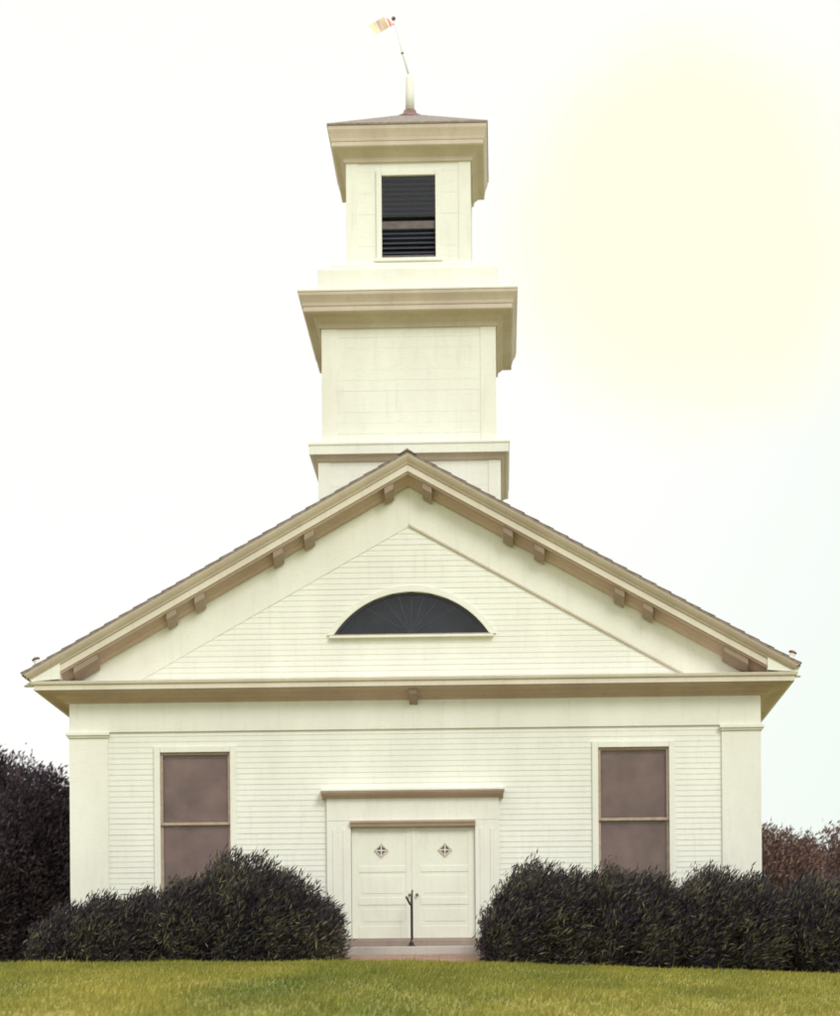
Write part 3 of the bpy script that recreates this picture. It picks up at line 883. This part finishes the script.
tree([(8.55, 6.3, 1.4, 0.95, 1.1, 1.42), (9.5, 6.6, 1.3, 0.9, 1.1, 1.6), (8.1, 6.1, 1.0, 0.7, 0.9, 1.35)], 30000, (8.7, 6.4, 2.0, 0.1),
     'reddish brown shrubby tree at the right edge of the picture', 'russet_tree', 'tree', 'russet', 0.13, G, spread=0.07, depth=0.5)

# ------------------------------------------------------------------ sky, sun
world = bpy.data.worlds.new('World')
bpy.context.scene.world = world
world.use_nodes = True
nt = world.node_tree; nt.nodes.clear()
wo = nt.nodes.new('ShaderNodeOutputWorld')
bg = nt.nodes.new('ShaderNodeBackground'); bg.inputs[1].default_value = 0.1
nt.links.new(bg.outputs[0], wo.inputs[0])
SUN_EL, SUN_AZ = R(40), R(152)      # azimuth clockwise from +Y
sky = nt.nodes.new('ShaderNodeTexSky')
sky.sky_type = 'NISHITA'; sky.sun_disc = False
sky.sun_elevation = SUN_EL; sky.sun_rotation = SUN_AZ
sky.dust_density = 3.0
tc = nt.nodes.new('ShaderNodeTexCoord')
sep = nt.nodes.new('ShaderNodeSeparateXYZ'); nt.links.new(tc.outputs['Generated'], sep.inputs[0])
# overcast layer: brighter overhead, pale, softly mottled
el = nt.nodes.new('ShaderNodeMapRange'); nt.links.new(sep.outputs['Z'], el.inputs[0])
el.inputs[1].default_value = 0.42; el.inputs[2].default_value = 0.95
el.inputs[3].default_value = 0.0; el.inputs[4].default_value = 1.0
nz = nt.nodes.new('ShaderNodeTexNoise'); nz.inputs['Scale'].default_value = 2.6; nz.inputs['Detail'].default_value = 6; nz.inputs['Roughness'].default_value = 0.5
nt.links.new(tc.outputs['Generated'], nz.inputs['Vector'])
lum = nt.nodes.new('ShaderNodeMapRange'); nt.links.new(el.outputs[0], lum.inputs[0])
lum.inputs[3].default_value = 8.1; lum.inputs[4].default_value = 15.0
# thin yellowish patch of cloud low over the right of the tower
dirv = nt.nodes.new('ShaderNodeVectorMath'); dirv.operation = 'DOT_PRODUCT'
yw = 0.0334; ax = math.atan(270 / 2300) - yw; elv = math.atan(780 / 2300)
dirv.inputs[1].default_value = (math.sin(ax) * math.cos(elv), math.cos(ax) * math.cos(elv), math.sin(elv))
nrm = nt.nodes.new('ShaderNodeVectorMath'); nrm.operation = 'NORMALIZE'; nt.links.new(tc.outputs['Generated'], nrm.inputs[0])
nt.links.new(nrm.outputs[0], dirv.inputs[0])
dd = nt.nodes.new('ShaderNodeMath'); dd.operation = 'MULTIPLY_ADD'; nt.links.new(nz.outputs['Fac'], dd.inputs[0]); dd.inputs[1].default_value = 0.014
nt.links.new(dirv.outputs['Value'], dd.inputs[2])
pm = nt.nodes.new('ShaderNodeMapRange'); pm.interpolation_type = 'SMOOTHSTEP'; nt.links.new(dd.outputs[0], pm.inputs[0])
pm.inputs[1].default_value = 1.0018; pm.inputs[2].default_value = 1.0052
lr = nt.nodes.new('ShaderNodeVectorMath'); lr.operation = 'DOT_PRODUCT'; nt.links.new(nrm.outputs[0], lr.inputs[0])
lr.inputs[1].default_value = (1.0, 0.0, -0.55)
la = nt.nodes.new('ShaderNodeMath'); la.operation = 'MULTIPLY_ADD'; nt.links.new(nz.outputs['Fac'], la.inputs[0]); la.inputs[1].default_value = 0.10
nt.links.new(lr.outputs['Value'], la.inputs[2])
colr = nt.nodes.new('ShaderNodeMapRange'); nt.links.new(la.outputs[0], colr.inputs[0]); colr.interpolation_type = 'SMOOTHSTEP'
colr.inputs[1].default_value = -0.10; colr.inputs[2].default_value = 0.20
base = mixc(nt, colr.outputs[0], (1.02, 1.0, 0.955), (0.865, 0.94, 0.87))
cc = mixc(nt, pm.outputs[0], base, (1.02, 0.995, 0.77))
sc = nt.nodes.new('ShaderNodeVectorMath'); sc.operation = 'SCALE'
nt.links.new(cc, sc.inputs[0]); nt.links.new(lum.outputs[0], sc.inputs['Scale'])
cloud = sc.outputs[0]
mixw = mixc(nt, 0.9, sky.outputs[0], cloud)
nt.links.new(mixw, bg.inputs[0])

sd = bpy.data.lights.new('sun', 'SUN'); sd.energy = 1.15; sd.angle = R(20); sd.color = (1.0, 0.97, 0.92)
so = bpy.data.objects.new('sun', sd); C.objects.link(so)
dv = Vector((math.sin(SUN_AZ) * math.cos(SUN_EL), math.cos(SUN_AZ) * math.cos(SUN_EL), math.sin(SUN_EL)))
so.rotation_euler = dv.to_track_quat('Z', 'Y').to_euler()
so.location = dv * 60

# ------------------------------------------------------------------ camera
cd = bpy.data.cameras.new('camera'); cam = bpy.data.objects.new('camera', cd); C.objects.link(cam)
cd.sensor_fit = 'VERTICAL'; cd.sensor_height = 36.0
cd.lens = 2300 / 1016 * 36.0
cd.shift_y = (1050 - 508) / 1016
cd.shift_x = -4.1 / 1016
cd.dof.use_dof = True; cd.dof.focus_distance = 31.0; cd.dof.aperture_fstop = 1.25
cd.clip_end = 6000; cd.clip_start = 0.1
cam.matrix_world = Matrix.Translation((1.481, -40.0, -1.50)) @ Matrix.Rotation(0.0334, 4, 'Z') @ Matrix.Rotation(R(90), 4, 'X') @ Matrix.Rotation(-0.0076, 4, 'Z')
scn = bpy.context.scene
scn.camera = cam
scn.view_settings.view_transform = 'Standard'
scn.view_settings.look = 'None'
scn.view_settings.exposure = 0.42
scn.view_settings.gamma = 1.0
